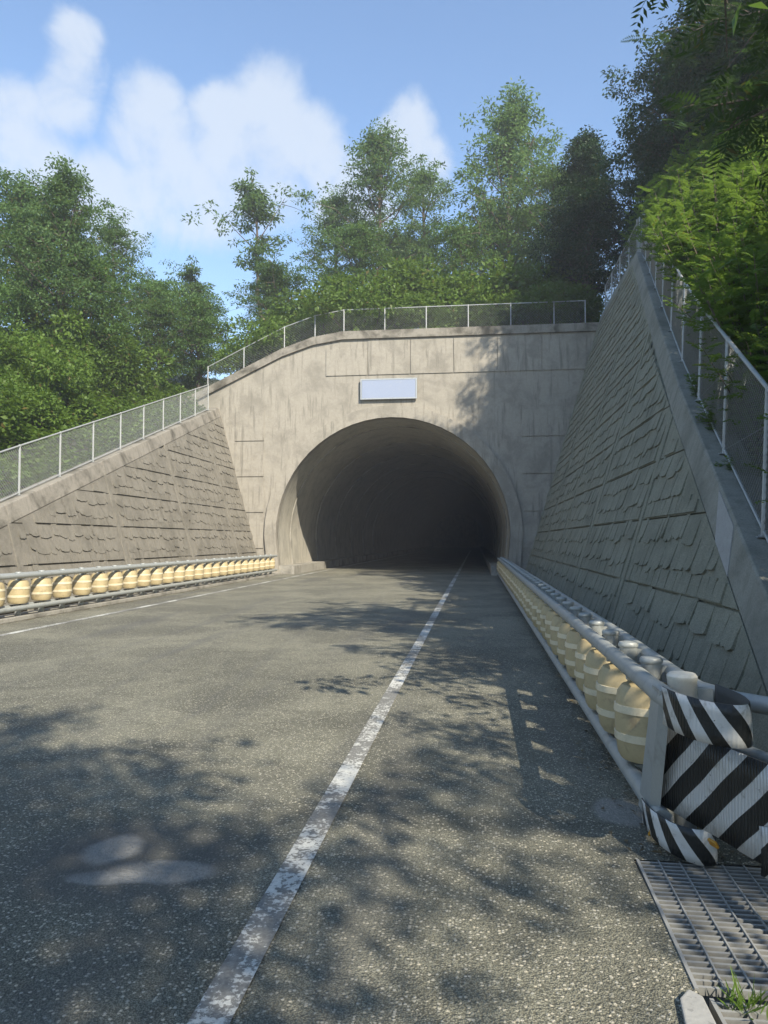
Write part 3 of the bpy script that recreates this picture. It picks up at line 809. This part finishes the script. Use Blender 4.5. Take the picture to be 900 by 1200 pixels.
# ------------------------------------------------------------------ plants
def crown_tree(seed, H, Rr, base, limbs, clumps, per, leaf, mat, clump_r=.55, flat=.45, prof='round', lean=(0, 0), trunk_r=.13, droop=0.0):
    rg = np.random.default_rng(seed); tr = MB()
    nseg = 8; tp = [Vector((lean[0] * (i / nseg) ** 1.5 + rg.normal(0, .05) * (i > 0), lean[1] * (i / nseg) ** 1.5 + rg.normal(0, .05) * (i > 0), H * .97 * i / nseg)) for i in range(nseg + 1)]
    tr.tube(tp, [trunk_r * (1.15 - i / nseg) + .012 for i in range(nseg + 1)], 8)
    quads = []
    def trunk_at(t):
        k = t * nseg; i = min(nseg - 1, int(k)); return tp[i].lerp(tp[i + 1], k - i)
    centers = []
    for L in range(limbs):
        t = base + (1 - base) * ((L + rg.uniform(.1, .9)) / limbs)
        rel = (t - base) / (1 - base)
        if prof == 'round': rad = Rr * (math.sin(math.pi * min(.97, rel * .85 + .13))) ** .6
        elif prof == 'tall': rad = Rr * (1.0 - .75 * rel) * (.55 + .45 * min(1, rel * 4))
        else: rad = Rr * (.6 + .4 * math.sin(rel * 9 + seed)) * (1 - .55 * rel)
        rad *= rg.uniform(.7, 1.15)
        a = L * 2.4 + rg.uniform(-.5, .5); p0 = trunk_at(t * .9)
        elev = rg.uniform(.15, .65) + .5 * rel
        d = Vector((math.cos(a) * math.cos(elev), math.sin(a) * math.cos(elev), math.sin(elev)))
        p1 = p0 + d * rad * .55 + Vector((0, 0, rad * .05)); p2 = p0 + d * rad + Vector((0, 0, rad * (.12 - droop)))
        tr.tube([p0, p1, p2], [trunk_r * .42 * (1.1 - rel * .6), trunk_r * .25 * (1.1 - rel * .6), .01], 5, cap=False)
        for cidx in range(clumps):
            f = rg.uniform(.3, 1.05); q = p0.lerp(p1, f / .55) if f < .55 else p1.lerp(p2, (f - .55) / .45)
            sp = rad * .30
            c = q + Vector((rg.normal(0, sp), rg.normal(0, sp), rg.normal(0, sp * .55) + .12))
            if cidx % 3 == 0: tr.tube([q, q.lerp(c, .5) + Vector((0, 0, .04)), c], [.016, .011, .004], 3, cap=False)
            centers.append(c)
    centers.append(tp[-1] + Vector((0, 0, .15))); centers.append(tp[-1] - Vector((.1, 0, .35)))
    c = np.array([tuple(x) for x in centers]); n = len(c) * per
    ci = np.repeat(np.arange(len(c)), per)
    cr = clump_r * rg.uniform(.6, 1.3, len(c))[ci]
    v = rg.normal(0, 1, (n, 3)); v = norm(v) * (rg.uniform(0, 1, (n, 1)) ** .5)
    pos = c[ci] + v * cr[:, None] * np.array([1, 1, flat])
    out = norm(v * np.array([1, 1, .3]) + rg.normal(0, .45, (n, 3)) + np.array([0, 0, -.15 - droop]))
    up = norm(np.array([0, 0, 1.0]) + rg.normal(0, .45, (n, 3)))
    L = leaf[0] * rg.uniform(.6, 1.25, n); Wd = leaf[1] * rg.uniform(.7, 1.2, n)
    V = leaf_quads(pos, out, up, L, Wd)
    return tr.mesh('trunk', 'bark', True, fix=False), quads_mesh('crown', V, mat)

def shrub(seed, H, Rr, n, leaf, mat, lumps=9):
    """a lumpy mound of leaves with a few stems"""
    rg = np.random.default_rng(seed); tr = MB()
    lc = np.stack([rg.normal(0, Rr * .45, lumps), rg.normal(0, Rr * .45, lumps), rg.uniform(.3, .8, lumps) * H], 1); lr = rg.uniform(.35, .6, lumps) * Rr
    for q in lc: tr.tube([(0, 0, -.2), (q[0] * .4, q[1] * .4, q[2] * .5), tuple(q)], [.035, .02, .006], 4, cap=False)
    li = rg.integers(0, lumps, n); v = norm(rg.normal(0, 1, (n, 3))); r = rg.uniform(.35, 1.08, (n, 1)) ** .6
    pos = lc[li] + v * r * lr[li][:, None] * np.array([1, 1, .8]); pos[:, 2] = np.abs(pos[:, 2])
    out = norm(v + rg.normal(0, .6, (n, 3)) + np.array([0, 0, -.1])); up = norm(v * .6 + np.array([0, 0, .9]) + rg.normal(0, .4, (n, 3)))
    return tr.mesh('stem', 'bark', fix=False), quads_mesh('foliage', leaf_quads(pos, out, up, leaf[0] * rg.uniform(.6, 1.3, n), leaf[1] * rg.uniform(.7, 1.2, n)), mat)

def pinnate(rg, base, axis, up, L, pairs, ll, lw, out):
    """append leaflet quads of one pinnate leaf"""
    axis = axis / np.linalg.norm(axis); side = np.cross(axis, up); side /= np.linalg.norm(side); nn = np.cross(side, axis)
    k = (np.arange(pairs) + .8) / pairs
    pts = base + axis * (k * L)[:, None] - nn * ((k ** 2) * L * .22)[:, None]
    tap = np.sin(np.pi * (k * .8 + .15)) ** .6
    for s in (1, -1):
        ax = side * s + axis * .45 - nn * .12
        out.append(leaf_quads(pts, np.tile(ax, (pairs, 1)) + rg.normal(0, .08, (pairs, 3)), np.tile(nn, (pairs, 1)) + rg.normal(0, .15, (pairs, 3)), ll * tap, np.full(pairs, lw)))
    out.append(leaf_quads(base[None] * 1.0, (axis * 1.0)[None] - nn[None] * .1, nn[None], np.array([L]), np.array([.006])))

def shoot_bush(seed, H, Rr, stems, mat):
    """upright leafy shoots bearing pinnate leaves"""
    rg = np.random.default_rng(seed); out = []; tr = MB()
    for s in range(stems):
        a = rg.uniform(0, 6.283); r = Rr * math.sqrt(rg.uniform(0, 1)); h = H * rg.uniform(.6, 1.08) * (1 - .35 * (r / Rr) ** 2)
        b = np.array([r * .55 * math.cos(a), r * .55 * math.sin(a), 0]); tip = np.array([r * 1.15 * math.cos(a) + rg.normal(0, .1), r * 1.15 * math.sin(a) + rg.normal(0, .1), h])
        mid = (b + tip) / 2 + np.array([0, 0, h * .08])
        tr.tube([tuple(b), tuple(mid), tuple(tip)], [.014, .009, .003], 3, cap=False)
        nl = int(h / .085)
        for i in range(nl):
            k = .22 + .78 * (i + rg.uniform(0, 1)) / nl
            p = (1 - k) ** 2 * b + 2 * k * (1 - k) * mid + k * k * tip
            an = i * 2.4 + rg.normal(0, .3); el = rg.uniform(.1, .55) + .6 * max(0, k - .8) * 3
            ax = np.array([math.cos(an) * math.cos(el), math.sin(an) * math.cos(el), math.sin(el)])
            pinnate(rg, p, ax, np.array([0, 0, 1.0]) + rg.normal(0, .1, 3), (.26 - .12 * max(0, k - .7)) * rg.uniform(.75, 1.2), 7, .075, .038, out)
    return tr.mesh('stem', 'bark', fix=False), quads_mesh('foliage', np.concatenate(out), mat)

def silk_tree(seed, H, Rr, nl, mat, low=.3, sag=.16):
    """spreading tree with twice-divided feathery leaves on drooping branch ends"""
    rg = np.random.default_rng(seed); tr = MB(); out = []
    tr.tube([(0, 0, 0), (.15, .1, H * .3), (.05, .3, H * .6), (0, 0, H * .85)], [.16, .13, .09, .03], 8)
    tips = []
    for L in range(26):
        a = L * 2.4 + rg.uniform(-.3, .3); t = low + (.9 - low) * (L / 26); p0 = Vector((.05, .2, H * t))
        rad = Rr * rg.uniform(.75, 1.1) * (1 - .35 * max(0, t - .6) / .4); el = rg.uniform(.0, .5)
        d = Vector((math.cos(a) * math.cos(el), math.sin(a) * math.cos(el), math.sin(el)))
        p1 = p0 + d * rad * .5; p2 = p0 + d * rad - Vector((0, 0, rad * sag))
        tr.tube([p0, p1, p2], [.06, .035, .008], 5, cap=False)
        for s in range(7):
            f = rg.uniform(.25, 1); q = p0.lerp(p1, f * 2) if f < .5 else p1.lerp(p2, f * 2 - 1)
            e = q + Vector((rg.normal(0, .8), rg.normal(0, .8), rg.normal(-.1, .5)))
            tr.tube([q, q.lerp(e, .5) + Vector((0, 0, .1)), e], [.02, .012, .005], 3, cap=False); tips.append((np.array(q), np.array(e)))
        tips.append((np.array(p1), np.array(p2)))
    for i in range(nl):
        q, e = tips[rg.integers(0, len(tips))]; k = rg.uniform(.3, 1.0); p = q + (e - q) * k + rg.normal(0, .12, 3)
        a = rg.uniform(0, 6.283); ax = np.array([math.cos(a), math.sin(a), rg.uniform(-.45, .25)]); ax /= np.linalg.norm(ax)
        upv = np.array([0, 0, 1.0]) + rg.normal(0, .25, 3); L = rg.uniform(.34, .52)
        side = np.cross(ax, upv); side /= np.linalg.norm(side); nn = np.cross(side, ax); pr = 9
        kk = (np.arange(pr) + 1) / pr; pts = p + ax * (kk * L)[:, None] - nn * (kk ** 2 * L * .3)[:, None]
        ln = .17 * np.sin(np.pi * (kk * .75 + .2)) ** .7
        for s in (1, -1):
            axs = np.tile(side * s + ax * .55 - nn * .2, (pr, 1)) + rg.normal(0, .07, (pr, 3))
            out.append(leaf_quads(pts, axs, np.tile(nn, (pr, 1)) + rg.normal(0, .2, (pr, 3)), ln, np.full(pr, .034), .05))
        out.append(leaf_quads(p[None], (ax - nn * .15)[None], nn[None], np.array([L]), np.array([.010])))
    return tr.mesh('trunk', 'bark', True, fix=False), quads_mesh('crown', np.concatenate(out), mat)

PROTO = {
    'locust1': crown_tree(1, 11, 3.9, .30, 24, 14, 36, (.20, .085), 'leaf_locust', .5, .4, 'tall'),
    'locust2': crown_tree(2, 10, 3.4, .32, 20, 12, 34, (.20, .085), 'leaf_locust', .5, .38, 'odd', (.5, 0)),
    'locust3': crown_tree(3, 12, 4.0, .22, 30, 14, 40, (.21, .09), 'leaf_locust', .52, .45, 'tall'),
    'thin': crown_tree(4, 7, 2.3, .40, 13, 9, 36, (.19, .08), 'leaf_locust', .42, .35, 'odd', (-.3, 0), .07),
    'broad1': crown_tree(5, 8.5, 3.3, .18, 26, 14, 46, (.20, .10), 'leaf_broad', .6, .42, 'round', (0, 0), .15, .1),
    'broad2': crown_tree(6, 7, 3.0, .12, 24, 14, 46, (.19, .095), 'leaf_broad', .55, .45, 'round', (.3, .2), .13, .1),
    'dark1': crown_tree(7, 11, 3.6, .15, 30, 20, 70, (.20, .10), 'leaf_dark', .7, .5, 'round', (0, 0), .18, .15),
    'dark2': crown_tree(8, 13, 3.3, .2, 32, 18, 70, (.20, .10), 'leaf_dark', .65, .55, 'tall', (0, 0), .18, .1),
    'shrub1': shrub(11, 2.0, 1.5, 3800, (.17, .10), 'leaf_vine'),
    'shrub2': shrub(12, 1.7, 1.7, 3800, (.15, .10), 'leaf_vine'),
    'shrub3': shrub(13, 2.4, 1.4, 3600, (.18, .10), 'leaf_vine'),
    'shoot1': shoot_bush(21, 2.3, 1.2, 46, 'leaf_shoot'),
    'shoot2': shoot_bush(22, 1.9, 1.1, 42, 'leaf_shoot'),
    'shoot3': shoot_bush(23, 2.6, 1.0, 40, 'leaf_shoot'),
    'silk1': silk_tree(31, 8.5, 4.2, 1900, 'leaf_silk'),
    'silk_high': silk_tree(33, 8.9, 4.0, 2100, 'leaf_silk', .42, .07),
    'silk2': silk_tree(32, 9.5, 4.4, 2500, 'leaf_silk'),
}
TWO = {'tree': ('trunk', 'crown'), 'shrub': ('stem', 'foliage')}
def plant(proto, x, y, sc, rz, name, label, cat, group=None, dz=0.0, z=None):
    k = 'tree' if cat == 'tree' else 'shrub'
    zz = (hill_xy(x, y) if z is None else z) - .1 + dz
    t = empty(name, (x, y, zz), label, cat, group); t.rotation_euler = (0, 0, rz); t.scale = (sc, sc, sc)
    for nm, me in zip(TWO[k], PROTO[proto]): 
        o = link(nm, me, t)
    return t

pr = random.Random(77)
# trees standing above and beyond the portal
for a in (
    ('locust3', 2.2, 45.5, 1.30, .4, 'tallest tree over the tunnel, right of centre, with a pointed leafy crown'),
    ('locust1', -5.9, 45.5, 1.25, 1.7, 'tall loose locust tree above the tunnel, mid picture, paler than its neighbours'),
    ('locust2', -3.2, 50.0, 1.2, 4.0, 'locust tree set back between the two tall locusts above the tunnel'),
    ('thin', -13.2, 44.0, 1.5, .3, 'thin small tree with an open crown left of the tall locusts'),
    ('locust1', -9.0, 47.0, .96, 2.2, 'middling locust tree leaning beside the thin open tree'),
    ('locust1', 4.4, 42.0, .92, 5.0, 'full locust tree filling the foot of the tallest tree'),
    ('broad1', 6.0, 40.0, .85, 1.0, 'leafy round tree just behind the right corner of the portal'),
    ('broad2', -.6, 42.5, .9, 2.0, 'low round tree behind the portal fence right of centre'),
    ('broad1', -6.5, 41.0, .75, 3.0, 'low round tree behind the portal fence left of centre'),
    ('broad2', -11.4, 41.5, .85, 4.0, 'low round tree above the left shoulder of the portal'),
    ('thin', -17.2, 43.0, 1.15, 2.0, 'spindly twiggy sapling in the gap left of the portal'),
    ('broad2', -15.5, 40.0, .66, 5.2, 'small round tree in the gap between left trees and portal'),
    ('broad1', -14.6, 37.5, .66, 2.7, 'low leafy tree filling the gap at the left end of the portal'),
    ('broad2', -17.8, 38.5, .85, .7, 'low leafy tree between the left wood and the portal'),
    ('broad1', -13.6, 48.0, .5, 2.2, 'round tree far back behind the thin open tree'),
    ('broad1', 1.8, 48.0, .95, 1.2, 'round tree far back between the tallest trees'),
    ('broad2', -5.0, 53.0, 1.1, 3.2, 'wide round tree at the back of the hill over the tunnel'),
):
    plant(a[0], a[1], a[2], a[3], a[4], 'tree', a[5], 'tree', 'trees on the hill over the tunnel')
for a in (
    ('locust3', -17.0, 28.5, .80, .5, 'tallest tree of the left slope, with a tufted top'),
    ('broad1', -19.0, 29.5, .80, .9, 'round tree close behind the tallest tree of the left slope'),
    ('broad2', -16.6, 29.5, .80, 1.5, 'tree at the right end of the left slope wood'),
    ('broad1', -20.5, 24.0, .55, 2.5, 'tree at the left picture edge, half cut by the frame'),
    ('broad2', -19.0, 25.0, .66, 3.5, 'lower bushy tree in front of the tallest left tree'),
    ('broad1', -22.0, 33.0, .92, 4.5, 'tree behind the left edge tree on the slope'),
    ('locust1', -17.4, 33.5, .74, 1.1, 'loose tree behind the right end of the left wood'),
    ('broad2', -16.0, 35.5, .66, .2, 'dense low tree near the left end of the portal fence'),
):
    plant(a[0], a[1], a[2], a[3], a[4], 'tree', a[5], 'tree', 'trees on the left slope')
for a in (
    ('dark2', 5.5, 37.0, .78, .2, 'dark evergreen nearest the sky gap right of the locusts'),
    ('dark1', 8.6, 30.5, .82, 2.7, 'dark tree close behind the wall peak'),
    ('dark2', 9.6, 27.0, .95, 1.2, 'dark tall tree on the right slope over the wall peak'),
    ('dark1', 10.0, 22.5, .85, 2.2, 'dark broad tree high on the right slope'),
    ('dark2', 13.5, 30.0, 1.05, 3.0, 'dark tree at the back of the right slope wood'),
    ('dark1', 9.6, 38.5, .85, 4.1, 'dark tree low beyond the right end of the portal'),
    ('dark2', 12.6, 20.5, .9, 5.1, 'dark tree behind the feathery silk tree at the right edge'),
    ('dark1', 14.0, 22.0, 1.1, .9, 'dark tall tree at the very top of the right slope'),
):
    plant(a[0], a[1], a[2], a[3], a[4], 'tree', a[5], 'tree', 'dark trees on the right slope')
plant('silk_high', 5.6, 6.4, 1.05, .3, 'silk_tree', 'feathery dark silk tree overhanging from the top right corner', 'tree')
plant('silk2', 9.8, 18.5, 1.0, 2.0, 'silk_tree', 'second feathery silk tree further up the right slope', 'tree', z=9.0)
# trees behind the photographer whose shade falls on the near road
for a in (
    ('broad2', 5.5, .6, .72, 2.6, 'bushy tree beside the camera to the right, nearest the gratings', .2),
    ('broad2', 5.9, 3.6, .95, 1.6, 'lower bushy tree below the overhanging silk tree', .6),
    ('locust3', 1.9, -5.8, 1.0, 1.6, 'loose tree behind the camera shading the left of the near road', 0.0),
    ('locust1', 3.2, -5.5, 1.0, .6, 'loose tree behind the camera shading the middle of the near road', 0.0),
    ('silk1', 1.8, -4.4, .80, 2.6, 'silk tree behind the camera shading the near road', 0.0),
    ('broad1', -.6, -9.5, 1.05, 2.0, 'broad tree behind the camera shading the left of the road', 0.0),
    ('silk2', 8.0, -5.0, .9, 4.0, 'silk tree on the slope behind the camera at the right', .8),
):
    plant(a[0], a[1], a[2], a[3], a[4], 'tree', a[5], 'tree', 'trees behind the viewpoint', z=a[6])

# shrubs: one or two behind every fence bay
NTH = ['first', 'second', 'third', 'fourth', 'fifth', 'sixth', 'seventh', 'eighth', 'ninth', 'tenth', 'eleventh', 'twelfth', 'thirteenth', 'fourteenth', 'fifteenth']
def shrub_row(protos, spots, d0, d1, s0, s1, cat, group, label, seed):
    q = random.Random(seed)
    for f, words in spots:
        p = hill_at(f, q.uniform(d0, d1))
        plant(q.choice(protos), p.x, p.y, q.uniform(s0, s1), q.uniform(0, 6.28), 'shrub', label + words, cat, group, z=p.z)
def idx_at(ids, key, v):   # rim index (with fraction) where coordinate key reaches v
    for i in ids[:-1]:
        a, b = rim[i][key], rim[i + 1][key]
        if min(a, b) <= v <= max(a, b) and a != b: return i + (v - a) / (b - a)
    return ids[0] if abs(rim[ids[0]][key] - v) < abs(rim[ids[-1]][key] - v) else ids[-1] - .01
rbays = [(5.6 + 2.12 * (i + .5)) for i in range(10)]
spots = []
for i, y in enumerate(rbays):
    n = NTH[9 - i] + ' bay down the right fence from its peak'
    spots += [(idx_at(IR, 1, y - .55), n + ' (near half)'), (idx_at(IR, 1, y + .5), n + ' (far half)')]
SH = ['shoot1', 'shoot2', 'shoot3']
shrub_row(SH, spots, .7, 1.2, 1.0, 1.35, 'shrub', 'feathery shrubs along the right fence', 'bright feathery shrub, ', 1)
shrub_row(SH, [(f, w) for f, w in spots], 1.9, 3.4, 1.1, 1.5, 'shrub', 'feathery shrubs higher on the right slope', 'taller feathery shrub, second row, ', 2)
shrub_row(SH, [(idx_at(IR, 1, 27.3 + 1.3 * i), NTH[i] + ' from the wall peak') for i in range(6)], .6, 2.2, .9, 1.2, 'shrub', 'feathery shrubs beyond the wall peak', 'feathery shrub beside the level fence, ', 6)
shrub_row(['shrub2', 'shrub3'], [(idx_at(IR, 1, y), NTH[9 - i] + ' bay down the fence from its peak') for i, y in enumerate(rbays) if i > 0], 4.5, 7.0, 1.1, 1.5, 'shrub', 'shrubs under the right trees', 'dark shrub below right trees, ', 3)
shrub_row(['shrub1', 'shrub3', 'shrub2'], [(idx_at([k for k in IB if rim[k][3] == 90], 0, 5.0 - 1.25 * i), NTH[i] + ' from the right end') for i in range(14)], .8, 2.0, .85, 1.25, 'shrub', 'shrubs over the portal', 'leafy shrub behind the portal top fence, ', 4)
shrub_row(['shrub1', 'shrub3', 'shrub2'], [(idx_at([k for k in IB if rim[k][3] == 90], 0, 4.6 - 1.6 * i), NTH[i] + ' from the right end') for i in range(11)], 3.2, 6.0, 1.3, 1.8, 'shrub', 'shrubs higher over the portal', 'big leafy shrub in the second row over the portal, ', 8)
shrub_row(['shrub1', 'shrub2', 'shrub3'], [(idx_at(IL, 1, 10.52 + 2.04 * (i + .5)), NTH[10 - i] + ' bay from the tunnel end') for i in range(11)], 2.6, 3.6, .8, 1.1, 'shrub', 'shrubs up the left slope', 'vine-covered shrub uphill of the left fence, ', 5)
shrub_row(['shrub1', 'shrub2', 'shrub3'], [(idx_at(IL, 1, 11.5 + 2.04 * (i + .5)), NTH[10 - i] + ' bay from the tunnel end') for i in range(11)], 4.6, 6.6, .9, 1.25, 'shrub', 'shrubs high on the left slope', 'shrub at the foot of the left trees, ', 7)

for x, y, z, sc, rz, lb in ((3.45, 10.6, 2.95, .42, .4, 'small feathery sprig hanging over the right coping by the second visible post'), (3.75, 12.3, 3.8, .36, 2.0, 'smaller sprig sprouting on the right coping by the third visible post'), (3.2, 9.3, 2.3, .25, 1.0, 'tiny sprig in the coping joint at the nearest visible post')):
    plant('shoot2', x, y, sc, rz, 'shrub', lb, 'shrub', None, z=z)

# ground cover of vine leaves over the slopes
def cover(ids, n, dmax, leaf, mat, name, label, seed, lift=.35, pw=1.3):
    rg = np.random.default_rng(seed); pts = np.zeros((n, 3)); nr = np.zeros((n, 3))
    base = {}
    f = rg.uniform(ids[0], ids[-1] - .01, n); d = .15 + dmax * rg.uniform(0, 1, n) ** pw
    for i in range(n):
        p = hill_at(f[i], d[i]); pts[i] = p
    lump = np.sin(pts[:, 0] * 2.3 + pts[:, 1] * 1.1) * np.sin(pts[:, 1] * 1.9 - pts[:, 0] * .8) * .5 + .5
    pts[:, 2] += .05 + lift * (.25 + lump) * rg.uniform(.2, 1, n) * np.minimum(1, d * 1.2)
    a = rg.uniform(0, 6.283, n); ax = np.stack([np.cos(a), np.sin(a), rg.normal(-.1, .35, n)], 1)
    up = norm(np.array([0, 0, 1.0]) + rg.normal(0, .4, (n, 3)))
    o = link(name, quads_mesh(name, leaf_quads(pts, ax, up, leaf * rg.uniform(.6, 1.3, n), leaf * .75 * rg.uniform(.7, 1.2, n)), mat))
    tag(o, label, None, None, 'stuff'); return o
cover(IL, 42000, 9, .17, 'leaf_vine', 'ground_cover', 'bright vine leaves carpeting the left slope', 41, .75)
cover(IR, 26000, 8, .13, 'leaf_shoot', 'ground_cover', 'low leafy growth on the right slope', 42, .5)
cover(IB, 30000, 9, .16, 'leaf_vine', 'ground_cover', 'grass and leaves on the bank over the tunnel', 43, .5)

# fallen leaves and grit along the rail feet
M['litter'] = leaf_mat('fallen_leaf', (.10, .07, .035), (.17, .125, .06), .1)
rg = np.random.default_rng(61); n = 900
side = rg.uniform(0, 1, n) < .6
x = np.where(side, 1.0 + rg.normal(0, .16, n) + .1, -9.0 + rg.normal(0, .10, n)); yl = np.where(side, 3.95 + 20 * rg.uniform(0, 1, n) ** 1.8, rg.uniform(10, 30, n))
x = np.where(~side & (x < -8.98), -8.95 + rg.uniform(0, .15, n), x)
pts = np.stack([x, yl, np.full(n, .010)], 1); a = rg.uniform(0, 6.283, n)
o = link('leaf_litter', quads_mesh('leaf_litter', leaf_quads(pts, np.stack([np.cos(a), np.sin(a), rg.uniform(0, .2, n)], 1), norm(np.array([0, 0, 1.0]) + rg.normal(0, .2, (n, 3))), rg.uniform(.025, .06, n), rg.uniform(.012, .03, n)), 'litter'))
tag(o, 'dry brown leaves scattered along the guardrail feet', None, None, 'stuff')

# ------------------------------------------------------------------ thin morning haze
mb = MB(); mb.box((0, 0, 16.7), (6040, 6040, 37)); hz = mb.build('haze', None)
hm = bpy.data.materials.new('haze_air'); hm.use_nodes = True
t = NT(hm.node_tree)
for n in list(t.n): t.n.remove(n)
v = t.new('ShaderNodeVolumePrincipled', ins={'Color': (.93, .96, 1, 1), 'Density': .0017, 'Anisotropy': .1})
o = t.new('ShaderNodeOutputMaterial'); t.l.new(v.outputs[0], o.inputs['Volume'])
hz.data.materials.append(hm); hz['kind'] = 'stuff'; hz['label'] = 'thin pale morning haze'
